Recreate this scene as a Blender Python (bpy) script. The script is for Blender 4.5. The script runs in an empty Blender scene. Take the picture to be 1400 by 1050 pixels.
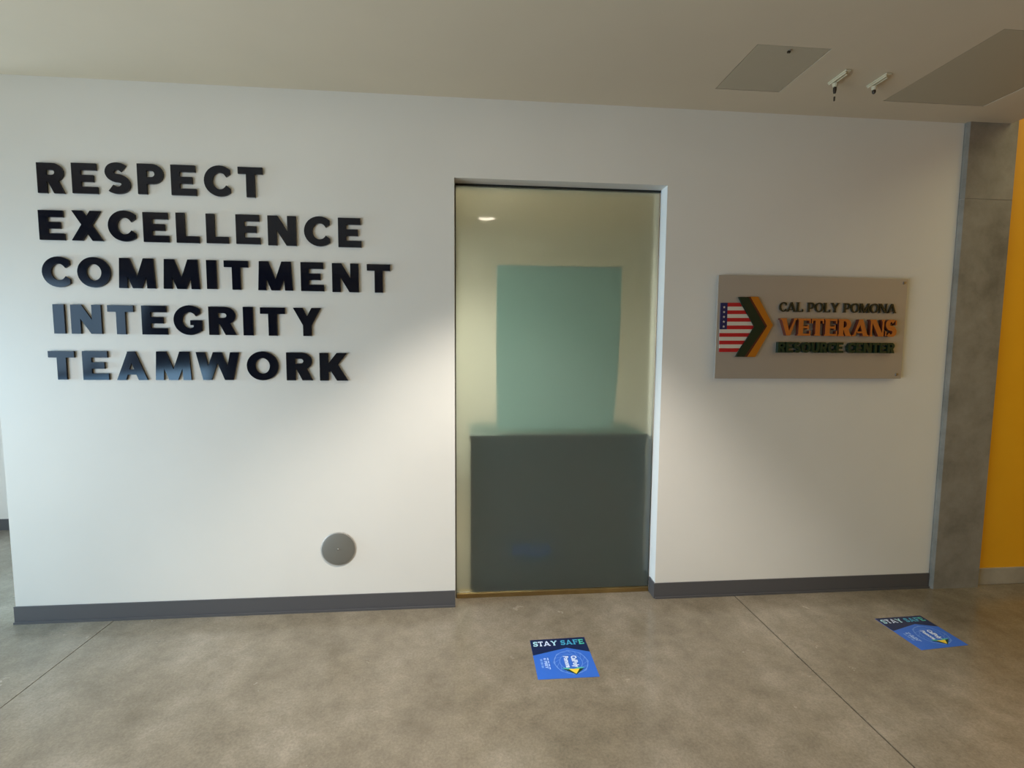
import bpy, bmesh, math, random
from mathutils import Vector, Matrix
from mathutils.geometry import delaunay_2d_cdt
random.seed(4)
SC = bpy.context.scene
COL = SC.collection
PI = math.pi

# ------------------------------------------------------------ camera
F, YAW, PITCH, ROLL = 650.47, .08587, .08062, .006854
CAM = Vector((0, -2.9093, 1.6459))
fw = Vector((math.sin(YAW)*math.cos(PITCH), math.cos(YAW)*math.cos(PITCH), -math.sin(PITCH)))
r0 = Vector((math.cos(YAW), -math.sin(YAW), 0)); u0 = r0.cross(fw)
rt = r0*math.cos(ROLL) + u0*math.sin(ROLL); up = -r0*math.sin(ROLL) + u0*math.cos(ROLL)
cd = bpy.data.cameras.new('camera'); cam = bpy.data.objects.new('camera', cd); COL.objects.link(cam)
cd.sensor_fit = 'HORIZONTAL'; cd.sensor_width = 36; cd.lens = F/1400*36; cd.clip_start = .05
cam.matrix_world = Matrix(((rt.x, up.x, -fw.x, CAM.x), (rt.y, up.y, -fw.y, CAM.y), (rt.z, up.z, -fw.z, CAM.z), (0, 0, 0, 1)))
SC.camera = cam
def at(px, py, y=None, z=None):
    "point of the plane y=.. or z=.. that the pixel shows"
    d = fw + rt*((px-700)/F) - up*((py-525)/F)
    t = (y-CAM.y)/d.y if y is not None else (z-CAM.z)/d.z
    return CAM + d*t

# ------------------------------------------------------------ light, world, exposure
W = bpy.data.worlds.new('world'); SC.world = W; W.use_nodes = True
bg = W.node_tree.nodes['Background']; bg.inputs[0].default_value = (.55, .68, .9, 1); bg.inputs[1].default_value = .6
SC.view_settings.view_transform = 'Standard'; SC.view_settings.look = 'None'
SC.view_settings.gamma = 1; SC.view_settings.use_curve_mapping = False
SC.view_settings.exposure = 0.0
def area(name, loc, rot, sx, sy, power, colr):
    l = bpy.data.lights.new(name, 'AREA'); l.shape = 'RECTANGLE'; l.size = sx; l.size_y = sy
    l.energy = power; l.color = colr
    o = bpy.data.objects.new(name, l); COL.objects.link(o); o.location = loc; o.rotation_euler = rot
    return o
# daylight through the tall window of the left wall and the glazed front behind the viewer
# (sky light falls inwards and down, the ground outside throws a weaker warm light up)
def sky(y, w, z, h, power, colr, tilt, spread=140):
    o = area('window_daylight', (-4.65, y, z), (0, -PI/2+tilt, 0), h, w, power, colr); o.data.spread = math.radians(spread)
sky(-.36, .40, 1.45, .9, 46, (.48, .80, 1), .30)
sky(-2.95, 2.4, .70, 1.1, 52, (.32, .64, 1), .20, 160)
sky(-2.95, 2.4, 1.80, 1.1, 27, (.46, .73, 1), .40, 160)
sky(-5.05, 1.7, .70, 1.1, 62, (.38, .68, 1), .20, 160)
sky(-3.2, 4.0, .45, .7, 66, (1, .85, .60), -.30)
area('corridor_fill', (-6.4, .85, 1.3), (0, -PI/2, 0), 2.2, 1.2, 70, (.66, .82, 1))  # added bluish fill that brightens the far corridor wall, no window built there
# added warm fill under the high ceiling, lights the yellow wall and column
area('hall_fill', (5.4, -2.6, 4.55), (0, 0, 0), 3.4, 4, 70, (1, .95, .58))

# ------------------------------------------------------------ materials
def mat(name, col, rough=.5, metal=0, spec=.5, coat=0, emit=None, es=0):
    m = bpy.data.materials.new(name); m.use_nodes = True
    b = m.node_tree.nodes['Principled BSDF']
    b.inputs['Base Color'].default_value = (*col, 1); b.inputs['Roughness'].default_value = rough
    b.inputs['Metallic'].default_value = metal; b.inputs['Specular IOR Level'].default_value = spec
    b.inputs['Coat Weight'].default_value = coat
    if emit: b.inputs['Emission Color'].default_value = (*emit, 1); b.inputs['Emission Strength'].default_value = es
    return m
def nodes(m): return m.node_tree.nodes, m.node_tree.links, m.node_tree.nodes['Principled BSDF']
def noisy(m, cols, scale, detail=6, rough=.6, stretch=(1, 1, 1), bump=0, bscale=None, rlo=None, rhi=None, pos=(.3, .7)):
    n, l, b = nodes(m)
    tc = n.new('ShaderNodeTexCoord'); mp = n.new('ShaderNodeMapping'); mp.inputs['Scale'].default_value = stretch
    l.new(tc.outputs['Object'], mp.inputs[0])
    t = n.new('ShaderNodeTexNoise'); t.inputs['Scale'].default_value = scale; t.inputs['Detail'].default_value = detail
    t.inputs['Roughness'].default_value = rough; l.new(mp.outputs[0], t.inputs[0])
    r = n.new('ShaderNodeValToRGB'); e = r.color_ramp.elements
    while len(e) < len(cols): e.new(.5)
    for i, c in enumerate(cols):
        e[i].position = pos[0]+(pos[1]-pos[0])*i/(len(cols)-1); e[i].color = (*c, 1)
    l.new(t.outputs[0], r.inputs[0]); l.new(r.outputs[0], b.inputs['Base Color'])
    if rlo is not None:
        q = n.new('ShaderNodeMapRange'); q.inputs[1].default_value = .3; q.inputs[2].default_value = .7
        q.inputs[3].default_value = rlo; q.inputs[4].default_value = rhi
        l.new(t.outputs[0], q.inputs[0]); l.new(q.outputs[0], b.inputs['Roughness'])
    if bump:
        t2 = n.new('ShaderNodeTexNoise'); t2.inputs['Scale'].default_value = bscale or scale*8; t2.inputs['Detail'].default_value = 3
        l.new(mp.outputs[0], t2.inputs[0])
        bp = n.new('ShaderNodeBump'); bp.inputs['Strength'].default_value = bump; bp.inputs['Distance'].default_value = .002
        l.new(t2.outputs[0], bp.inputs['Height']); l.new(bp.outputs[0], b.inputs['Normal'])
    return m
M = {}
M['wall'] = noisy(mat('wall_paint', (.8, .79, .75), .5), [(.765, .747, .695), (.80, .783, .73)], 1.5, rough=.5, bump=.12, bscale=120)
M['lit_reveal'] = mat('lit_reveal_white', (.93, .95, .94), .35)  # window light on the jamb put into a whiter paint
M['cream'] = mat('far_wall_paint', (.82, .78, .72), .6)
M['ceil'] = noisy(mat('ceiling_paint', (.7, .68, .64), .7), [(.60, .52, .40), (.64, .555, .425)], 1.2)
M['tan'] = mat('rear_wall_tan', (.40, .29, .15), .6)
M['hatch'] = mat('hatch_paint', (.45, .40, .30), .55)
M['hatch2'] = mat('large_hatch_paint', (.43, .38, .28), .6)
M['yellow'] = noisy(mat('yellow_paint', (.85, .42, .01), .5), [(.82, .40, .010), (.87, .44, .014)], 2, bump=.1, bscale=100)
M['rubber'] = mat('grey_rubber', (.085, .083, .088), .45)
M['joint'] = mat('dark_joint', (.05, .045, .04), .9)
M['conc'] = noisy(mat('column_concrete', (.3, .28, .25), .7), [(.15, .138, .115), (.245, .228, .195), (.32, .30, .262)], 3.2, 8, .65, bump=.4, bscale=60)
M['curb'] = noisy(mat('curb_concrete', (.4, .37, .32), .6), [(.30, .27, .22), (.42, .39, .33)], 5, 6)
M['navy'] = mat('navy_acrylic', (.0022, .0042, .0125), .09, spec=.42)
M['dark_side'] = mat('navy_acrylic_edge', (.006, .008, .018), .3)
M['steel'] = mat('brushed_steel', (.46, .435, .40), .38, .40)
n, l, b = nodes(M['steel'])
tc = n.new('ShaderNodeTexCoord'); mp = n.new('ShaderNodeMapping'); mp.inputs['Scale'].default_value = (1, 1, 120)
t = n.new('ShaderNodeTexNoise'); t.inputs['Scale'].default_value = 6; q = n.new('ShaderNodeMapRange')
q.inputs[3].default_value = .32; q.inputs[4].default_value = .5
l.new(tc.outputs['Object'], mp.inputs[0]); l.new(mp.outputs[0], t.inputs[0]); l.new(t.outputs[0], q.inputs[0]); l.new(q.outputs[0], b.inputs['Roughness'])
M['plate'] = mat('vent_metal', (.25, .245, .22), .42, .55)
M['screw'] = mat('screw_metal', (.35, .33, .3), .3, .9)
M['red'] = mat('flag_red', (.45, .012, .018), .4)
M['white'] = mat('flag_white', (.62, .58, .5), .4)
M['blue'] = mat('flag_blue', (.012, .014, .09), .4)
M['green'] = mat('dark_green', (.006, .022, .012), .35)
M['green2'] = mat('letter_green', (.004, .028, .014), .4)
M['gold'] = mat('gold_orange', (.46, .155, .008), .4)
M['orange'] = mat('letter_orange', (.50, .15, .022), .45)
M['rust'] = mat('rust_edge', (.12, .025, .012), .5)
M['olive'] = mat('olive_black', (.022, .022, .010), .4)
M['brass'] = noisy(mat('threshold_bronze', (.42, .29, .12), .3, .8), [(.25, .17, .07), (.42, .29, .12)], 4)
M['black'] = mat('black_seal', (.012, .014, .012), .6)
M['fixture'] = mat('fixture_white', (.62, .56, .40), .4)
M['dark'] = mat('dark_plastic', (.03, .02, .01), .4)
M['reflector'] = mat('reflector', (.9, .9, .88), .15, .9)
M['lamp'] = mat('lamp_lens', (1, .95, .85), .5, emit=(1, .9, .72), es=22)
M['board'] = mat('translucent_paper', (.50, .66, .66), .7)
n, l, b = nodes(M['board']); tr = n.new('ShaderNodeBsdfTranslucent'); tr.inputs[0].default_value = (.58, .74, .74, 1)
mx = n.new('ShaderNodeMixShader'); mx.inputs[0].default_value = .6; l.new(b.outputs[0], mx.inputs[1]); l.new(tr.outputs[0], mx.inputs[2])
l.new(mx.outputs[0], n['Material Output'].inputs[0])
M['desk'] = mat('dark_teal_laminate', (.016, .078, .072), .5)
M['office'] = mat('office_paint', (.66, .66, .60), .7)
M['d_blue'] = mat('decal_blue', (.035, .15, .66), .35)
M['d_navy'] = mat('decal_navy', (.006, .016, .075), .35)
M['d_white'] = mat('decal_white', (.62, .74, .98), .4)
M['d_line'] = mat('decal_pale_blue', (.17, .33, .80), .4)
M['d_pale'] = mat('decal_text_blue', (.38, .55, .95), .4)
M['d_c1'] = mat('decal_ice', (.45, .75, .9), .4)
M['d_c2'] = mat('decal_cyan', (.06, .38, .62), .4)
M['d_c3'] = mat('decal_sea_green', (.08, .5, .42), .4)
M['d_gold'] = mat('decal_yellow', (.85, .62, .06), .4)
M['d_green'] = mat('decal_dark_green', (.01, .05, .035), .4)
M['mull'] = mat('window_metal', (.2, .2, .2), .4, .6)

# polished concrete floor
fm = mat('polished_concrete', (.3, .27, .22), .25, spec=.5); M['floor'] = fm
n, l, b = nodes(fm)
tc = n.new('ShaderNodeTexCoord')
def noise(scale, det, rg, dist=0):
    t = n.new('ShaderNodeTexNoise'); t.inputs['Scale'].default_value = scale; t.inputs['Detail'].default_value = det
    t.inputs['Roughness'].default_value = rg; t.inputs['Distortion'].default_value = dist
    l.new(tc.outputs['Object'], t.inputs[0]); return t
def ramp(src, stops):
    r = n.new('ShaderNodeValToRGB'); e = r.color_ramp.elements
    while len(e) < len(stops): e.new(.5)
    for i, (p, c) in enumerate(stops): e[i].position = p; e[i].color = (*c, 1)
    l.new(src.outputs[0], r.inputs[0]); return r
def mix(kind, fac, a, c):
    x = n.new('ShaderNodeMix'); x.data_type = 'RGBA'; x.blend_type = kind; x.inputs[0].default_value = fac
    l.new(a.outputs[0] if a.bl_idname != 'ShaderNodeMix' else a.outputs[2], x.inputs[6]); l.new(c.outputs[0], x.inputs[7]); return x
base = ramp(noise(1.6, 8, .66, .1), [(.32, (.165, .138, .100)), (.5, (.225, .192, .145)), (.68, (.295, .257, .205))])
mott = ramp(noise(9, 6, .65, 0), [(.35, (.84, .84, .83)), (.65, (1.12, 1.12, 1.12))])
fine = ramp(noise(90, 3, .75), [(.35, (.82, .82, .82)), (.64, (1.15, 1.15, 1.15))])
spk = ramp(noise(140, 2, .5), [(.70, (0, 0, 0)), (.78, (.16, .15, .13))])
x1 = mix('MULTIPLY', .8, base, mott); x2 = mix('MULTIPLY', .8, x1, fine); x3 = mix('ADD', .7, x2, spk)
l.new(x3.outputs[2], b.inputs['Base Color'])
rr = n.new('ShaderNodeMapRange'); rr.inputs[1].default_value = .3; rr.inputs[2].default_value = .7; rr.inputs[3].default_value = .13; rr.inputs[4].default_value = .28
l.new(noise(5, 4, .6).outputs[0], rr.inputs[0]); l.new(rr.outputs[0], b.inputs['Roughness'])

def glassmat(name, rough, col):
    m = mat(name, col, rough); b = m.node_tree.nodes['Principled BSDF']
    b.inputs['Transmission Weight'].default_value = 1; b.inputs['IOR'].default_value = 1.45
    return m
M['glass_front'] = glassmat('door_glass_etched', .38, (.66, .82, .78))
b = M['glass_front'].node_tree.nodes['Principled BSDF']
b.inputs['Transmission Weight'].default_value = .94; b.inputs['Coat Weight'].default_value = 1; b.inputs['Coat Roughness'].default_value = .04
M['glass_back'] = glassmat('door_glass_smooth', .05, (.93, 1, .96))
M['pane'] = glassmat('window_glass', 0, (.95, 1, 1))

# ------------------------------------------------------------ mesh helpers
def link(name, me, m, parent=None):
    o = bpy.data.objects.new(name, me); COL.objects.link(o)
    for x in (m if isinstance(m, (list, tuple)) else [m]): me.materials.append(M[x] if isinstance(x, str) else x)
    if parent: o.parent = parent
    return o
def tag(o, label=None, cat=None, group=None, kind=None):
    if label: o['label'] = label
    if cat: o['category'] = cat
    if group: o['group'] = group
    if kind: o['kind'] = kind
    return o
def empty(name, loc=(0, 0, 0)):
    o = bpy.data.objects.new(name, None); o.empty_display_size = .1; COL.objects.link(o); o.location = loc
    return o
def box(bm, x0, x1, y0, y1, z0, z1, bev=0):
    v = [bm.verts.new((x, y, z)) for z in (z0, z1) for y in (y0, y1) for x in (x0, x1)]
    for f in ((0, 2, 3, 1), (4, 5, 7, 6), (0, 1, 5, 4), (2, 6, 7, 3), (0, 4, 6, 2), (1, 3, 7, 5)):
        bm.faces.new([v[i] for i in f])
    if bev:
        es = list({e for vv in v for e in vv.link_edges})
        bmesh.ops.bevel(bm, geom=es, offset=bev, segments=2, profile=.5, affect='EDGES')
def boxo(name, x0, x1, y0, y1, z0, z1, m, parent=None, bev=0, org=None):
    bm = bmesh.new(); o = org or Vector((0, 0, 0))
    box(bm, x0-o.x, x1-o.x, y0-o.y, y1-o.y, z0-o.z, z1-o.z, bev)
    me = bpy.data.meshes.new(name); bm.to_mesh(me); bm.free()
    return link(name, me, m, parent)
def lathe(name, prof, m, parent=None, seg=40, axis='Z', close=False):
    bm = bmesh.new(); rings = []
    for r, h in prof:
        rings.append([bm.verts.new((r*math.cos(2*PI*i/seg), r*math.sin(2*PI*i/seg), h)) for i in range(seg)] if r > 1e-6 else [bm.verts.new((0, 0, h))])
    for a, c in zip(rings, rings[1:]):
        for i in range(seg):
            j = (i+1) % seg
            if len(a) == 1 and len(c) == 1: continue
            if len(a) == 1: bm.faces.new((a[0], c[i], c[j]))
            elif len(c) == 1: bm.faces.new((a[i], a[j], c[0]))
            else: bm.faces.new((a[i], a[j], c[j], c[i]))
    bmesh.ops.recalc_face_normals(bm, faces=bm.faces)
    if axis == 'Y':
        bmesh.ops.rotate(bm, verts=bm.verts, cent=(0, 0, 0), matrix=Matrix.Rotation(PI/2, 3, 'X'))
    me = bpy.data.meshes.new(name); bm.to_mesh(me); bm.free()
    for p in me.polygons: p.use_smooth = True
    o = link(name, me, m, parent)
    md = o.modifiers.new('es', 'EDGE_SPLIT'); md.split_angle = math.radians(35)
    return o

# 2D shapes: list of (polygon, +1/-1) laid over each other in order
def area2(p): return sum(p[i][0]*p[(i+1) % len(p)][1]-p[(i+1) % len(p)][0]*p[i][1] for i in range(len(p)))
def flat(shape):
    vs, fs = [], []
    for p, s in shape:
        if area2(p) < 0: p = p[::-1]
        k = len(vs); vs += [Vector(q) for q in p]; fs.append(list(range(k, k+len(p))))
    v, e, f, ov, oe, of = delaunay_2d_cdt(vs, [], fs, 1, 1e-6)
    tris = [tuple(t) for t, o in zip(f, of) if o and shape[max(o)][1] > 0]
    return v, tris
def solid(name, shape, frame, depth, m, parent=None, side=None, bev=0, back=False):
    """shape extruded: frame(u, v, d) gives the 3D point, d = height above the base plane"""
    v, tris = flat(shape)
    bm = bmesh.new(); A = {}; B = {}
    def g(D, i, d):
        if i not in D: D[i] = bm.verts.new(frame(v[i][0], v[i][1], d))
        return D[i]
    cnt = {}
    for t in tris:
        f = bm.faces.new([g(A, i, depth) for i in t]); f.material_index = 0
        for a, c in zip(t, t[1:]+t[:1]): cnt[(a, c)] = cnt.get((a, c), 0)+1
    if depth:
        for t in tris:
            if back: bm.faces.new([g(B, i, 0) for i in reversed(t)]).material_index = 0
        for (a, c) in cnt:
            if (c, a) in cnt: continue
            f = bm.faces.new([g(A, c, depth), g(A, a, depth), g(B, a, 0), g(B, c, 0)]); f.material_index = 1 if side else 0
    bm.verts.index_update()
    me = bpy.data.meshes.new(name); bm.to_mesh(me); bm.free()
    return link(name, me, [m, side] if side else m, parent)
def rect(x0, y0, x1, y1): return [(x0, y0), (x1, y0), (x1, y1), (x0, y1)]
def ell(cx, cy, rx, ry, seg=32, a0=0, a1=2*PI):
    return [(cx+rx*math.cos(a0+(a1-a0)*i/seg), cy+ry*math.sin(a0+(a1-a0)*i/seg)) for i in range(seg + (0 if abs(a1-a0-2*PI) < 1e-6 else 1))]
def dee(x0, y0, x1, y1, seg=12):
    ry = (y1-y0)/2; rx = min(ry*1.05, x1-x0)
    return [(x0, y0)]+ell(x1-rx, y0+ry, rx, ry, seg, -PI/2, PI/2)+[(x0, y1)]

# ------------------------------------------------------------ letters (cap height 1)
def glyph(ch, st):
    s, b, sf, sh = st['s'], st['b'], st.get('sf', 0), st.get('sh', 0)
    W = st.get('w', 1); G = []
    P = lambda p: G.append((p, 1)); N = lambda p: G.append((p, -1))
    def foot(x0, x1, y):                      # serif under or over a stem
        if sf: P(rect(x0-sf, 0, x1+sf, sh) if y == 0 else rect(x0-sf, 1-sh, x1+sf, 1))
    def stem(x, ww=None, t=1, bo=1):
        ww = ww or s; P(rect(x, 0, x+ww, 1))
        if t: foot(x, x+ww, 1)
        if bo: foot(x, x+ww, 0)
    def diag(x0, y0, x1, y1, w): P([(x0, y0), (x0+w, y0), (x1+w, y1), (x1, y1)])
    x = sf
    if ch == 'I': stem(x)
    elif ch in 'EFL':
        w = (.80 if ch != 'L' else .73)*W; stem(x)
        if ch in 'EF':
            P(rect(x, 1-b, x+w, 1)); P(rect(x, .5-b/2, x+w*.87, .5+b/2))
            if sf: sv = min(sh, .10); P(rect(x+w-sv, 1-.27, x+w, 1)); P(rect(x+w*.87-sv, .37, x+w*.87, .63)) if sh < .12 else None
        if ch in 'EL':
            P(rect(x, 0, x+w+.02, b))
            if sf: P(rect(x+w+.02-min(sh, .10), 0, x+w+.02, .30))
    elif ch == 'T':
        w = .82*W; P(rect(0, 1-b, w, 1)); stem(w/2-s/2, t=0)
        if sf: P(rect(0, .72, sh, 1)); P(rect(w-sh, .72, w, 1))
    elif ch in 'PR':
        w = .82*W; y0 = .34 if ch == 'P' else .38
        stem(x); P(dee(x, y0, x+w, 1)); N(dee(x+s, y0+b, x+w-s*.95, 1-b)) if w-1.95*s > .06 else None
        if ch == 'P': pass
        else:
            diag(x+w-s*1.1, 0, x+s*.9, y0+b*.8, s*1.15)
            if sf: P(rect(x+w-s*1.1, 0, x+w+s*.05+sf, sh))
    elif ch in 'OCGQ':
        w = 1.06*W; P(ell(w/2, .5, w/2, .51)); N(ell(w/2, .5, w/2-s, .5-b))
        if ch in 'CG':
            k = w*.86
            N([(w/2+.02, .5), (w*1.2, 1.02), (w*1.3, .5), (w*1.2, -.02)])
            N(rect(w*.83, 0 if ch == 'C' else .5, w*1.3, 1))
            if ch == 'G':
                N(rect(w*.88, 0, w*1.3, 1)); P(rect(w*.52, .5-b*.75, w*.88, .5)); P(rect(w*.88-s*.95, .13, w*.88, .5))
            if sf: P(rect(w*.83-sh, .66, w*.83, .93))
    elif ch == 'S':
        w = .80*W; rx = (w-s)/2; ry = (1-b)/4; pts = []
        for i in range(19): a = math.radians(38+(270-38)*i/18); pts.append((w/2+rx*math.cos(a)*.94, 1-b/2-ry+ry*math.sin(a)))
        for i in range(1, 19): a = math.radians(90-(90+142)*i/18); pts.append((w/2+rx*math.cos(a), b/2+ry+ry*math.sin(a)))
        L, Rr = [], []
        for i, p in enumerate(pts):
            a = pts[max(0, i-1)]; c = pts[min(len(pts)-1, i+1)]; d = Vector((c[0]-a[0], c[1]-a[1])).normalized()
            mid = 1-abs(p[1]-.5)*2.2; ww = b+(s-b)*max(abs(d.y), max(0, mid))
            ww = min(ww, .30) if st.get('sf') else min(ww, .265)
            L.append((p[0]-d.y*ww/2, p[1]+d.x*ww/2)); Rr.append((p[0]+d.y*ww/2, p[1]-d.x*ww/2))
        for i in range(len(pts)-1): P([L[i], L[i+1], Rr[i+1], Rr[i]])
        if sf: P(rect(w-sh-.03, .68, w-.03, .97)); P(rect(.01, .03, .01+sh, .32))
    elif ch == 'U':
        w = .92*W; P(rect(0, .4, s, 1)); P(rect(w-s, .4, w, 1)); P(ell(w/2, .42, w/2, .43, 24, PI, 2*PI)); N(ell(w/2, .42, w/2-s, .43-b, 24, PI, 2*PI))
        N(rect(s, .42, w-s, 1)); foot(0, s, 1); foot(w-s, w, 1)
    elif ch == 'N':
        w = .93*W; t2 = st.get('thin', s); stem(x, t2); stem(x+w-t2, t2, 1, 0); P([(x, 1), (x+s*1.15, 1), (x+w, 0), (x+w-s*1.15, 0)])
    elif ch == 'M':
        w = 1.18*W; t2 = st.get('thin', s*.93); k = w/1.18
        P([(0, 0), (.05*k, 1), (.05*k+t2, 1), (t2, 0)]); P([(w, 0), (w-.05*k, 1), (w-.05*k-t2, 1), (w-s*.93, 0)])
        P([(.05*k, 1), (.05*k+s*1.1, 1), (w/2+s*.5, 0), (w/2-s*.5, 0)]); P([(w-.05*k, 1), (w-.05*k-(st.get('thin', s))*1.1, 1), (w/2-s*.45, 0), (w/2+s*.5, 0)])
        if sf: P(rect(-sf, 0, t2+sf, sh)); P(rect(w-s-sf, 0, w+sf, sh)); P(rect(-sf+.04, 1-sh, .2, 1)); P(rect(w-.2, 1-sh, w+sf-.04, 1))
    elif ch in 'AV':
        w = 1.02*W; t2 = st.get('thin', s*1.02); c = w/2
        if ch == 'A':
            P([(0, 0), (t2*1.02, 0), (c+s*.42, 1), (c-s*.42, 1)]); P([(w, 0), (w-s*1.05, 0), (c-s*.5, 1), (c+s*.42, 1)]); P(rect(c-.24*W, .19, c+.24*W, .19+b*.8))
            if sf: P(rect(-sf, 0, t2+sf, sh)); P(rect(w-s-sf, 0, w+sf, sh))
        else:
            P([(0, 1), (s*1.05, 1), (c+s*.42, 0), (c-s*.42, 0)]); P([(w, 1), (w-t2, 1), (c-s*.3, 0), (c+s*.42, 0)])
            if sf: P(rect(-sf, 1-sh, s+sf, 1)); P(rect(w-t2-sf, 1-sh, w+sf, 1))
    elif ch == 'Y':
        w = .94*W; t2 = st.get('thin', s*1.1); c = w/2
        P(rect(c-s/2, 0, c+s/2, .45)); P([(0, 1), (s*1.12, 1), (c+s/2, .42), (c+s/2, .30), (c-s/2, .38)]); P([(w, 1), (w-t2, 1), (c-s/2, .42), (c-s/2, .30), (c+s/2, .38)])
        foot(c-s/2, c+s/2, 0)
        if sf: P(rect(-sf, 1-sh, s+sf, 1)); P(rect(w-t2-sf, 1-sh, w+sf, 1))
    elif ch == 'W':
        w = 1.42*W; c = w/2; a = s*1.02
        P([(0, 1), (a, 1), (.46*c+a*.55, 0), (.46*c-a*.38, 0)]); P([(c+a*.42, 1), (c-a*.5, 1), (.46*c-a*.38, 0), (.46*c+a*.55, 0)])
        P([(c-a*.5, 1), (c+a*.45, 1), (w-.46*c+a*.38, 0), (w-.46*c-a*.55, 0)]); P([(w, 1), (w-a, 1), (w-.46*c-a*.55, 0), (w-.46*c+a*.38, 0)])
    elif ch == 'X':
        w = 1.0*W; a = s*1.18; P([(0, 0), (a, 0), (w-.04, 1), (w-.04-a, 1)]); P([(w, 0), (w-a, 0), (.04, 1), (.04+a, 1)])
    elif ch == 'K':
        w = .93*W; stem(x); P([(s, .30), (s, .62), (w-.02-s*1.2, 1), (w-.02, 1), (s+.20, .42)]); P([(w, 0), (w-s*1.28, 0), (s*.95, .52), (s+.27, .66)])
    return G
def bounds(G):
    xs = [q[0] for p, s in G if s > 0 for q in p]; return min(xs), max(xs)
def real_bounds(G):
    v, t = flat(G); xs = [v[i][0] for q in t for i in q]; ys = [v[i][1] for q in t for i in q]
    return min(xs), max(xs), min(ys), max(ys)
HEAVY = dict(s=.285, b=.225)
def word(parent, name, text, st, frame, x0, x1, y0, y1, depth, m, side=None, gap=.12, space=.4, slope=0):
    """text fitted between x0..x1, y0..y1 of the frame; each letter one part"""
    gl = []; x = 0
    for ch in text:
        if ch == ' ': x += space; continue
        G = glyph(ch, st); a, c, d, e = real_bounds(G); gl.append((ch, G, x-a)); x += c-a+gap
    k = (x1-x0)/(x-gap); h = y1-y0; out = []
    for i, (ch, G, ox) in enumerate(gl):
        mm = m(i) if callable(m) else m
        S = [([(x0+(q[0]+ox)*k, y0+q[1]*h + slope*((q[0]+ox)*k)) for q in p], s) for p, s in G]
        out.append(solid(name, S, frame, depth, mm, parent, side))
    return out

# ============================================================ SETTING
ZC = 3.082; XL = -2.658; XR = 3.145; XD0, XD1, ZD = -.100, 1.199, 2.630
# floor: sub-base with saw-cut slabs
fl = boxo('floor', -6.5, 7.5, -7.2, 5.2, -.20, -.10, 'joint'); fl['kind'] = 'structure'
xs = [-6.5, -2.116, 1.740, 5.6, 7.5]; ys = [-7.2, -3.9, 5.2]
ref = Vector((0, 0, 0))
for i in range(len(xs)-1):
    for j in range(len(ys)-1):
        gp_ = lambda x: .004 if x == 1.740 else .0025
        boxo('floor_slab', xs[i]+gp_(xs[i]), xs[i+1]-gp_(xs[i+1]), ys[j]+.0025, ys[j+1]-.0025, -.10, 0, 'floor', fl)
# front wall with the door opening
def wall_xz(name, poly, y0, y1, m='wall', kind='structure'):
    S = [(p, s) for p, s in poly]
    o = solid(name, S, lambda u, v, d: (u, y1-d, v), y1-y0, m, back=True); o['kind'] = kind; return o
HT = 4.6
wall_xz('wall_front', [(rect(XL, 0, XR, ZC+.01), 1), (rect(XD0, -1, XD1, ZD), -1)], 0, .22)
# concrete column, projecting a little, chamfered, in two pours with a joint
col_ = empty('concrete_column', (3.33, 0, 0))
tag(col_, 'raw grey concrete column between the white wall and the yellow wall', 'column')
def chamfer_box(name, x0, x1, y0, y1, z0, z1, c, m, parent):
    S = [([(x0, y1), (x0, y0+c), (x0+c, y0), (x1-c, y0), (x1, y0+c), (x1, y1)], 1)]
    off = parent.location
    return solid(name, S, lambda u, v, d: (u-off.x, v-off.y, z0+d-off.z), z1-z0, m, parent, back=True)
chamfer_box('column_pour', 3.147, 3.507, -.026, .30, 0, 2.604, .012, 'conc', col_)
chamfer_box('column_pour', 3.147, 3.507, -.026, .30, 2.609, HT, .012, 'conc', col_)
chamfer_box('pour_joint', 3.150, 3.504, -.023, .29, 2.604, 2.609, .012, 'curb', col_)
# yellow wall and curb
wy = boxo('wall_right', 3.509, 7.5, .012, .22, .118, HT, 'yellow'); wy['kind'] = 'structure'
cb = boxo('trim_1', 3.509, 7.5, .002, .22, 0, .118, 'curb', bev=.003); cb['kind'] = 'structure'
# ceiling with lamp holes and hatch openings; it stops short of the yellow wall
HA = (1.357, 1.735, -.632, -.235); HB = (2.392, 3.038, -.842, -.205)
LAMPS = [(.28, -1.16), (-1.2, -1.16), (.17, -2.42), (-1.6, -5.0), (3.7, -5.0)]
cs = [([(-6.5, -7.2), (3.44, -7.2), (3.44, .30), (-2.6, .30), (-2.6, 5.2), (-6.5, 5.2)], 1)]
for x, y in LAMPS: cs.append((ell(x, y, .092, .092, 40), -1))
for a in (HA, HB): cs.append((rect(a[0], a[2], a[1], a[3]), -1))
ce = solid('ceiling', cs, lambda u, v, d: (u, v, ZC+.22-d), .22, 'ceil', back=True); ce['kind'] = 'structure'
for p in ce.data.polygons: pass
hc = boxo('ceiling_high', 3.2, 7.5, -7.2, .3, HT, HT+.1, 'ceil'); hc['kind'] = 'structure'
bh = boxo('wall_bulkhead', 3.36, 3.44, -7.2, -.04, ZC+.22, HT, 'wall'); bh['kind'] = 'structure'
# remaining shell
def st(name, *a): o = boxo(name, *a); o['kind'] = 'structure'; return o
st('wall_far', -6.5, -2.6, 1.52, 1.72, 0, ZC, 'cream')
st('baseboard_far', -6.5, -2.66, 1.512, 1.519, 0, .10, 'rubber')
st('wall_office_left', -2.658, -2.458, .22, 5.2, 0, ZC, 'wall')
st('wall_office_back', -2.45, 3.2, 3.0, 3.1, 0, ZC, 'office')
st('wall_office_right', 2.6, 2.7, .22, 3.0, 0, ZC, 'office')
st('wall_office_side', -.75, -.65, .22, 3.0, 0, ZC, 'office')
st('ceiling_office', -2.45, 3.14, .301, 3.0, ZC, ZC+.1, 'ceil')
st('wall_east', 7.5, 7.6, -7.2, .3, 0, HT, 'yellow')
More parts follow.
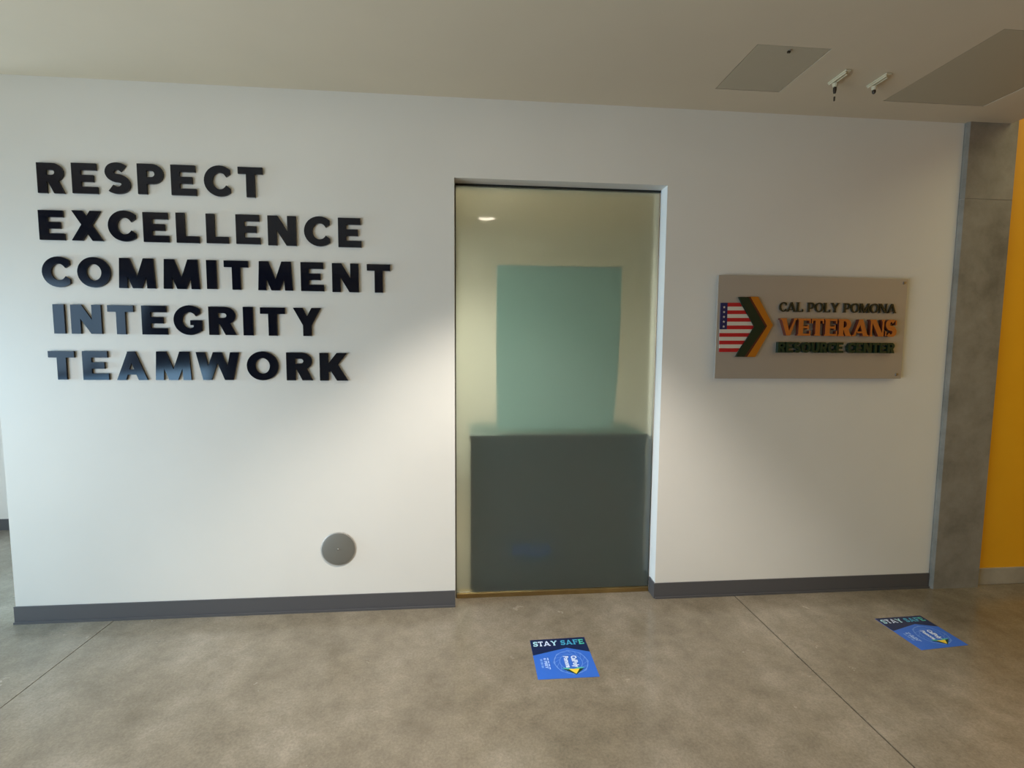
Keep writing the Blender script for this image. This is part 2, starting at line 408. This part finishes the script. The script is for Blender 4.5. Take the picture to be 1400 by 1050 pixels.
# left wall with the tall window, rear wall with the glazed front
def wall_hole(name, axis, pos, th, lo, hi, holes, top):
    S = [(rect(lo, 0, hi, top), 1)]+[(rect(*h), -1) for h in holes]
    fr = (lambda u, v, d: (pos-d, u, v)) if axis == 'x' else (lambda u, v, d: (u, pos-d, v))
    o = solid(name, S, fr, th, 'wall' if axis == 'x' else 'tan', back=True); o['kind'] = 'structure'
wall_hole('wall_left', 'x', -4.75, .15, -7.2, -.05, [(-5.95, .05, -.14, 2.60)], ZC)
st('wall_left_far', -6.6, -6.5, -.05, 5.2, 0, ZC, 'wall')
st('wall_corridor', -6.6, -4.91, -.15, -.05, 0, ZC, 'wall')
wall_hole('wall_back', 'y', -7.2, .15, -6.5, 7.5, [], HT)
def window(name, axis, pos, lo, hi, z0, z1, n_):
    w = empty(name, (pos, (lo+hi)/2, z0) if axis == 'x' else ((lo+hi)/2, pos, z0)); w['kind'] = 'structure'
    O = w.location.copy()
    def bar(nm, a0, a1, b0, b1, m, t=.03):
        if axis == 'x': boxo(nm, pos-t, pos+t, a0, a1, b0, b1, m, w, org=O)
        else: boxo(nm, a0, a1, pos-t, pos+t, b0, b1, m, w, org=O)
    for i in range(n_+1):
        c = lo+(hi-lo)*i/n_; bar('mullion', c-.025, c+.025, z0, z1, 'mull')
    bar('sill', lo, hi, z0, z0+.05, 'mull'); bar('head', lo, hi, z1-.05, z1, 'mull')
window('window_1', 'x', -4.82, -5.95, -.14, .05, 2.60, 5)
# baseboards (with a small toe) and the return into the recess
def baseboard(name, x0, x1, yw=0):
    bm = bmesh.new(); box(bm, x0, x1, yw-.007, yw-.0005, 0, .103, 0); box(bm, x0, x1, yw-.016, yw-.0072, 0, .012, 0)
    me = bpy.data.meshes.new(name); bm.to_mesh(me); bm.free(); o = link(name, me, 'rubber'); o['kind'] = 'structure'; return o
baseboard('baseboard_left', XL-.006, XD0)
baseboard('baseboard_right', XD1, XR-.002)
rb = boxo('baseboard_return', XD1-.0075, XD1-.0005, -.007, .088, 0, .103, 'rubber'); rb['kind'] = 'structure'

# ============================================================ DOOR
dr = empty('door_1', (.55, .10, 0)); dr['kind'] = 'structure'; O = dr.location.copy()
GX0, GX1, GZ0, GZ1 = XD0+.005, XD1-.009, .034, ZD-.012
bm = bmesh.new(); box(bm, GX0-O.x, GX1-O.x, .100-O.y, .112-O.y, GZ0, GZ1)
for f in bm.faces: f.material_index = 1 if f.normal.y > .5 or (f.calc_center_median().y > .011) else 0
me = bpy.data.meshes.new('glass_pane'); bm.to_mesh(me); bm.free()
gp = link('glass_pane', me, ['glass_front', 'glass_back'], dr); gp['label'] = 'frosted green glass pane'
boxo('top_track', XD0+.002, XD1-.002, .097, .125, ZD-.012, ZD-.001, 'black', dr, org=O)
boxo('side_seal', XD0+.0005, XD0+.005, .097, .120, 0, ZD-.013, 'black', dr, org=O)
boxo('side_seal', XD1-.0086, XD1-.0079, .102, .120, .11, ZD-.013, 'black', dr, org=O)
for nm, a in (('lit_reveal_plate', (XD1-.0012, XD1-.0002, .0005, .099, .104, ZD-.0004)),): boxo(nm, *a, 'lit_reveal', dr, org=O)  # thin pale plate added so the window-lit jamb comes out brighter
th = boxo('threshold', XD0+.006, XD1-.009, .086, .150, 0, .030, 'brass', dr, bev=.003, org=O); th['label'] = 'bronze metal threshold'
# things standing behind the frosted glass
bd = empty('paper_sheet', (.56, .12, 1.07))
tag(bd, 'pale green paper sheet seen blurred behind the upper frosted door glass', 'poster')
bm = bmesh.new(); prev = None
for i in range(25):
    t = i/24; y = .004+.11*(1-t)**2.6; z = .02+1.06*t; w0 = -.402+.012*(1-t)**3
    row = [bm.verts.new((x, y+dy, z)) for x, dy in ((w0, 0), (.403, 0), (.403, .0008), (w0, .0008))]
    if prev:
        for k in range(4): bm.faces.new((prev[k], prev[(k+1) % 4], row[(k+1) % 4], row[k]))
    else: bm.faces.new(row[::-1])
    prev = row
bm.faces.new(prev)
bmesh.ops.recalc_face_normals(bm, faces=bm.faces)
me = bpy.data.meshes.new('sheet'); bm.to_mesh(me); bm.free(); link('sheet', me, 'board', bd)
dk = empty('reception_counter', (.6, .17, 0))
tag(dk, 'dark teal cabinet filling the lower half behind the frosted door glass', 'cabinet')
boxo('front_panel', -.606, .575, 0, .03, 0, 1.03, 'desk', dk, bev=.003)
boxo('counter_top', -.612, .585, -.006, .50, 1.031, 1.060, 'desk', dk, bev=.004)
boxo('side_panel', -.606, -.58, .031, .48, 0, 1.03, 'desk', dk); boxo('side_panel', .55, .575, .031, .48, 0, 1.03, 'desk', dk)
def officelight(name, loc, power, r, colr):
    l = bpy.data.lights.new(name, 'AREA'); l.shape = 'DISK'; l.size = r; l.energy = power; l.color = colr
    o = bpy.data.objects.new(name, l); COL.objects.link(o); o.location = loc; return o
officelight('office_lamp_light', (-.42, 1.4, 2.4), 70, .3, (1, .87, .70))

# ============================================================ WALL LETTERING
ROWS = [
 ('RESPECT', [(51.6, 87, 222.6, 264), (99, 132.4, 223, 264.4), (144.4, 177.4, 222, 265), (188.6, 223, 224, 265.6), (234.4, 267.6, 225.6, 267), (279.4, 314.4, 226, 268.4), (326, 359, 228.6, 269.6)]),
 ('EXCELLENCE', [(54, 87, 287.4, 328), (98, 139.6, 288, 329), (148.4, 185, 287.6, 330), (196.4, 230, 290.4, 331), (241.4, 271.4, 291, 332), (282.4, 311.6, 292.4, 332.6), (323, 355, 293.4, 333.6), (366.6, 404.6, 295, 335.6), (416, 450.6, 295.6, 336.6), (462.6, 493.6, 298, 338)]),
 ('COMMITMENT', [(58.4, 95, 350.6, 392.6), (106.6, 150.6, 351.4, 393), (162.6, 211.4, 353, 394), (223.6, 272, 354.6, 395), (283, 295.6, 355.6, 395), (307, 339, 356.4, 396), (353, 399.6, 357.4, 397), (411.6, 442.4, 358.6, 398), (454.4, 490, 360, 399.4), (502, 533.4, 361.4, 400)]),
 ('INTEGRITY', [(74, 88, 416, 456), (98, 138.4, 416.6, 456.4), (148.4, 182.6, 417.4, 457), (194.6, 228, 418, 457.4), (238, 275.6, 417.4, 458), (286, 322.4, 419.4, 458), (333, 345.6, 419.6, 458.6), (356.4, 389.4, 420.4, 459), (401.4, 438.6, 421, 459.4)]),
 ('TEAMWORK', [(67.6, 102, 480, 519), (114, 148, 480, 519.4), (160, 201, 480.6, 519.6), (213, 261, 480.6, 519.6), (269, 327, 481.6, 519.6), (338, 380.4, 480.4, 520), (392, 427, 482, 520), (437.4, 475.4, 482.6, 520.4)])]
DEP = .011
ORD = ['first', 'second', 'third', 'fourth', 'fifth']
for word_, boxes in ROWS:
    seen = {}
    tot = {c: word_.count(c) for c in word_}
    for ch, (u0, u1, v0, v1) in zip(word_, boxes):
        mv = (v0+v1)/2
        L = at(u0, mv, y=-DEP*.5); Rr = at(u1, mv, y=-DEP); um = (u0+u1)/2
        T = at(um, v0, y=-DEP); B = at(um, v1, y=-DEP)
        G = glyph(ch, HEAVY); a, c, d, e = real_bounds(G)
        kx = (Rr.x-L.x)/(c-a); kz = (T.z-B.z)/(e-d)
        S = [([((q[0]-a)*kx, (q[1]-d)*kz) for q in p], s) for p, s in G]
        o = solid('wall_letter', S, lambda u, v, dd: (u, -dd, v), DEP, 'navy', None, 'dark_side')
        o.location = (L.x, -.0005, B.z)
        seen[ch] = seen.get(ch, 0)+1
        if tot[ch] == 1: lab = 'glossy navy raised letter %s of the word %s on white wall' % (ch, word_)
        else: lab = 'glossy navy raised letter %s, the %s %s in the word %s' % (ch, ORD[seen[ch]-1], ch, word_)
        tag(o, lab, 'letter', 'raised letters of the word '+word_)

# round metal cover low on the wall
vc = empty('round_wall_plate', (-.811, 0, .396))
tag(vc, 'round brushed metal cover plate low on white wall left of door', 'wall plate')
lathe('disc', [(0, .009), (.085, .010), (.0985, .0075), (.0985, .001)], 'plate', vc, 56, 'Y')
lathe('rim', [(.0990, .0005), (.0990, .0060), (.1045, .0045), (.1055, .0005)], 'steel', vc, 56, 'Y')
lathe('screw', [(0, .0125), (.0035, .0120), (.005, .0102)], 'screw', vc, 12, 'Y')

# ============================================================ SIGN
SX0, SX1, SZ0, SZ1 = 1.531, 2.803, 1.447, 2.092
sg = empty('wall_sign', (SX0, 0, SZ0)); tag(sg, 'brushed metal sign plate with striped flag, chevrons and VETERANS lettering', 'sign')
PY = -.030
boxo('plate', 0, SX1-SX0, -.030, -.022, 0, SZ1-SZ0, 'steel', sg, bev=.0015)
for (x, z) in ((1.247, .618), (1.238, .028)):
    s_ = lathe('standoff_screw', [(0, .0365), (.008, .0355), (.009, .0302)], 'screw', sg, 20, 'Y'); s_.location = (x, 0, z)
for (x, z) in ((.03, .615), (.03, .03), (1.247, .618), (1.238, .028)):
    s_ = lathe('spacer', [(.006, .0215), (.006, .0)], 'screw', sg, 16, 'Y'); s_.location = (x, 0, z)
def sf(base):
    return lambda u, v, d: (u-SX0, PY-base-d, v-SZ0)
def sp(px, py, d=0): p = at(px, py, y=PY-d); return (p.x, p.z)
# flag
FT, FB = 414.0, 481.2
def flagx(t): return 985.6+(983.2-985.6)*t
TIPX, TIPT = 1031.5, .49
def flagr(t):
    if t <= TIPT: return 1011.5+(TIPX-1011.5)*t/TIPT
    return TIPX+(1007.5-TIPX)*(t-TIPT)/(1-TIPT)
fl_ = []
for i in range(13):
    t0, t1 = i/13, (i+1)/13
    ts = [t0, t1] if not (t0 < TIPT < t1) else [t0, TIPT, t1]
    lp = [sp(flagx(t)+(9.2 if i < 7 else 0), FT+(FB-FT)*t, .004) for t in (t0, t1)]
    rp = [sp(flagr(t), FT+(FB-FT)*t, .004) for t in ts]
    solid('stripe', [([lp[0]]+rp+[lp[1]], 1)], sf(.0), .005, 'red' if i % 2 == 0 else 'white', sg)
cp = [sp(985.6, FT, .004), sp(994.8, FT, .004), sp(993.6, FT+(FB-FT)*7/13, .004), sp(984.3, FT+(FB-FT)*7/13, .004)]
ct = solid('canton', [(cp, 1)], sf(0), .0052, 'blue', sg)
for i in range(5):
    c = sp(990.1-.2*i, 420+6.6*i, .005); k = []
    for j in range(10):
        a = PI/2+j*PI/5; rr_ = .0085 if j % 2 == 0 else .0042; k.append((c[0]+rr_*math.cos(a), c[1]+rr_*math.sin(a)))
    s2 = solid('star', [(k, 1)], lambda u, v, d: (u-SX0, PY-.0054-d, v-SZ0), .0008, 'white', None); s2.parent = ct
# chevrons
gr = [sp(*p, .012) for p in ((1010.2, 406.1), (1022.8, 406.1), (1046, 446.7), (1017.5, 487.8), (1005.9, 487.8), (1031.2, 446.7))]
solid('green_chevron', [(gr, 1)], sf(0), .014, 'green', sg)['label'] = 'dark green chevron'
br = [sp(*p, .008) for p in ((1022.4, 405.8), (1026.6, 405.8), (1049.5, 446), (1021.5, 488), (1017.2, 488), (1045.6, 446.7))]
solid('brown_chevron', [(br, 1)], sf(0), .009, 'rust', sg)['label'] = 'thin brown chevron line'
go = [sp(*p, .01) for p in ((1026.0, 405.6), (1036.4, 405.9), (1056.6, 444.6), (1032.2, 488), (1021.4, 488), (1049, 445.8))]
solid('gold_chevron', [(go, 1)], sf(0), .012, 'gold', sg)['label'] = 'gold chevron'
# the three lines of lettering
ROMAN = dict(s=.18, b=.085, sf=.05, sh=.06, thin=.10, w=.88)
FAT = dict(s=.31, b=.12, sf=.05, sh=.085, thin=.12, w=1.0)
BLOCK = dict(s=.27, b=.21, w=.92)
def line(text, stl, l_, r_, tl, bl, tr_, br_, d, m, side, gap, space, nm):
    a = sp(l_, bl, d*.4); c = sp(r_, br_, d); tp = sp(l_, tl, d*.4); tq = sp(r_, tr_, d)
    k = (tp[1]-a[1]+tq[1]-c[1])/2; slope = (c[1]-a[1])/(c[0]-a[0])
    word(sg, nm, text, stl, sf(0), a[0], c[0], a[1], a[1]+k, d, m, side, gap, space, slope)
line('CAL POLY POMONA', ROMAN, 1065, 1225.6, 413.2, 426, 415.4, 428.3, .010, 'olive', None, .07, .42, 'letter')
line('VETERANS', FAT, 1064, 1225.4, 435, 458.6, 437.5, 460.4, .026, 'orange', 'rust', .055, .4, 'letter')
line('RESOURCE CENTER', BLOCK, 1061.6, 1222.8, 467.6, 482, 468.8, 483, .024, 'green2', 'green', .06, .40, 'letter')

# ============================================================ FLOOR DECALS
def text_mesh(body, size):
    cu = bpy.data.curves.new('t', 'FONT'); cu.body = body; cu.size = size; cu.offset = size*.05; cu.resolution_u = 2
    o = bpy.data.objects.new('t', cu); COL.objects.link(o); dg = bpy.context.evaluated_depsgraph_get()
    me = bpy.data.meshes.new_from_object(o.evaluated_get(dg)); bpy.data.objects.remove(o)
    return me
def decal(c00, c10, c11, c01, label):
    """corners: near-left, near-right, far-right, far-left on the floor"""
    root = empty('floor_decal', (c00.x, c00.y, 0)); tag(root, label, 'decal', 'square blue floor decals in front of the door wall')
    def fr(h):
        def f(u, v, d):
            p = c00*(1-u)*(1-v)+c10*u*(1-v)+c11*u*v+c01*(1-u)*v
            return (p.x-c00.x, p.y-c00.y, h+d)
        return f
    solid('sheet', [(rect(0, 0, 1, 1), 1)], fr(.0002), .0010, 'd_blue', root)
    solid('header', [([(0, .58), (.62, .735), (1, .60), (1, 1), (0, 1)], 1)], fr(.00125), 0, 'd_navy', root)
    SLAB = dict(s=.21, b=.17, sf=.075, sh=.15, thin=.17, w=.95)
    cm = ['d_c1', 'd_white', 'd_white', 'd_c1', 'd_c2', 'd_c2', 'd_c2', 'd_c3']
    word(root, 'letter', 'STAY SAFE', SLAB, fr(.0014), .045, .955, .815, .945, 0, lambda i: cm[i], None, .10, .5)
    def ring(nm, r, w, h, seg=40, m='d_line'):
        solid(nm, [(ell(.615, .37, r, r, seg), 1), (ell(.615, .37, r-w, r-w, seg), -1)], fr(h), 0, m, root)
    ring('seal_ring', .285, .011, .0014); ring('seal_ring', .195, .009, .0014); ring('seal_outline', .300, .008, .0016, 8)
    ln = []
    for i in range(16):
        a = i*PI/8; b_ = a+PI/8
        ln.append(([(.615+.2*math.cos(a), .37+.2*math.sin(a)), (.615+.285*math.cos(b_), .37+.285*math.sin(b_)), (.615+.285*math.cos(b_+.03), .37+.285*math.sin(b_+.03)), (.615+.2*math.cos(a+.04), .37+.2*math.sin(a+.04))], 1))
    solid('seal_rays', ln, fr(.0015), 0, 'd_line', root)
    solid('green_wing', [([(.45, .205), (.80, .205), (.64, .07)], 1)], fr(.0018), 0, 'd_green', root)
    solid('sea_green_band', [([(.42, .225), (.52, .235), (.615, .20), (.70, .235), (.83, .225), (.70, .195), (.52, .195)], 1)], fr(.0020), 0, 'd_c3', root)
    solid('gold_triangle', [([(.54, .20), (.72, .20), (.64, .085)], 1)], fr(.0022), 0, 'd_gold', root)
    def rtext(body, u0, u1, v0, v1, m, h):
        "text turned a quarter clockwise: reads from v1 down to v0, its top towards u1"
        me = text_mesh(body, 1); X = [q.co.x for q in me.vertices]; Y = [q.co.y for q in me.vertices]
        x0, x1, y0, y1 = min(X), max(X), min(Y), max(Y); f = fr(h)
        for q in me.vertices:
            a = (q.co.x-x0)/(x1-x0); c = (q.co.y-y0)/(y1-y0)
            q.co = f(u0+(u1-u0)*c, v1+(v0-v1)*a, 0)
        me.materials.clear(); link('printed_text', me, m, root)
    rtext('CalPoly', .607, .735, .235, .52, 'd_white', .0019)
    rtext('Pomona', .505, .595, .235, .515, 'd_white', .0019)
    rtext('6 FEET', .165, .215, .24, .50, 'd_pale', .0016)
    # two lines of small print too blurred to read: rows of short strokes
    for u0, u1, vv, m in ((.228, .248, (.50, .44, .42, .37, .35, .29, .27, .22), 'd_pale'), (.105, .140, (.48, .42, .40, .34, .32, .26), 'd_line')):
        solid('small_print', [(rect(u0, b_, u1, a_), 1) for a_, b_ in zip(vv[::2], vv[1::2])], fr(.0016), 0, m, root)
    return root
decal(Vector((.329, -.703, 0)), Vector((.640, -.705, 0)), Vector((.638, -.380, 0)), Vector((.327, -.388, 0)), 'square blue STAY SAFE floor decal in front of the frosted door')
decal(at(1260, 889, z=0), at(1324, 882, z=0), at(1258, 841.7, z=0), at(1196, 846, z=0), 'blue STAY SAFE floor decal at right, near the concrete column')

# ============================================================ CEILING THINGS
def hatch(name, a, m, label, latch=None):
    r_ = empty(name, ((a[0]+a[1])/2, (a[2]+a[3])/2, ZC)); tag(r_, label, 'ceiling panel'); O = r_.location.copy(); g = .004
    boxo('panel', a[0]+g, a[1]-g, a[2]+g, a[3]-g, ZC+.001, ZC+.012, m, r_, bev=.002, org=O)
    boxo('backing', a[0]+.0005, a[1]-.0005, a[2]+.0005, a[3]-.0005, ZC+.02, ZC+.03, 'joint', r_, org=O)
    if latch:
        k = lathe('latch', [(0, -.004), (.008, -.003), (.010, .0)], 'screw', r_, 16); k.location = (latch[0]-O.x, latch[1]-O.y, .0005)
        boxo('latch_tab', latch[0]-.013, latch[0]+.001, latch[1]-.004, latch[1]+.004, ZC-.012, ZC-.004, 'dark', r_, org=O)
hatch('access_hatch', HA, 'hatch', 'small square grey access panel in ceiling with a little round latch', (1.541, -.602))
hatch('ceiling_panel', HB, 'hatch2', 'large square beige ceiling panel by the concrete column')
def bracket(cx, cy, label, long_):
    r_ = empty('ceiling_bracket', (cx, cy, ZC)); tag(r_, label, 'bracket', 'small white ceiling brackets beside the access panel')
    boxo('mounting_plate', -.016, .016, -.065, .065, -.008, -.0005, 'fixture', r_, bev=.002)
    boxo('rail', -.014, -.006, -.060, .060, -.018, -.0085, 'fixture', r_, bev=.002)
    boxo('rail', .004, .012, -.045, .058, -.018, -.0085, 'fixture', r_, bev=.002)
    k = lathe('socket', [(0, -.040), (.012, -.038), (.014, -.019)], 'fixture', r_, 18); k.location = (.006, .035, 0)
    k = lathe('dark_nozzle', [(0, -.072 if long_ else -.058), (.006, -.070 if long_ else -.056), (.009, -.055 if long_ else -.050), (.009, -.0405)], 'dark', r_, 16); k.location = (.006, .035, 0)
    if long_:
        k = lathe('stem', [(.0012, -.086), (.0012, -.0722)], 'fixture', r_, 8); k.location = (.006, .035, 0)
        k = lathe('tip', [(0, -.112), (.004, -.108), (.0045, -.088), (.001, -.0862)], 'dark', r_, 12); k.location = (.006, .035, 0)
bracket(1.945, -.420, 'white ceiling bracket with a dark nozzle and hanging tip, beside the small hatch', True)
bracket(2.178, -.412, 'white ceiling bracket with a short dark nozzle, nearer the large panel', False)
# recessed downlights (just above the frame); second and two rear ones are added fill
PLACE = ['recessed round downlight in the ceiling just in front of the door', 'added recessed downlight giving more light on the wall with the raised lettering', 'recessed round downlight one step behind the lamp before the door', 'added recessed downlight for warm fill, far behind, left', 'added recessed downlight for warm fill, far behind, right']
for i, (x, y) in enumerate(LAMPS):
    r_ = empty('recessed_downlight', (x, y, ZC)); tag(r_, PLACE[i], 'ceiling lamp', 'recessed downlights')
    lathe('trim_ring', [(.0905, -.001), (.0905, -.004), (.108, -.003), (.110, -.0005)], 'fixture', r_)
    lathe('glowing_rim', [(.0900, -.002), (.0880, .026)], 'lamp', r_)  # lower reflector rim made to glow, for its crescent in the door glass
    lathe('reflector', [(.0880, .0265), (.070, .07), (.045, .11)], 'reflector', r_)
    lathe('lens', [(.045, .1105), (0, .1105)], 'lamp', r_)
    l_ = bpy.data.lights.new('downlight_beam', 'SPOT'); l_.energy = (285, 100, 8, 15, 15)[i]; l_.color = (1, .92, .82) if i < 2 else (1, .76, .40)
    l_.spot_size = math.radians((93, 72, 100, 130, 130)[i]); l_.spot_blend = .55 if i == 0 else .8; l_.shadow_soft_size = .05
    lo = bpy.data.objects.new('downlight_beam', l_); COL.objects.link(lo); lo.parent = r_; lo.location = (0, 0, .02 if i == 0 else -.01)
    lo.location.z = -.01
SC.cycles.caustics_refractive = False; SC.cycles.caustics_reflective = False
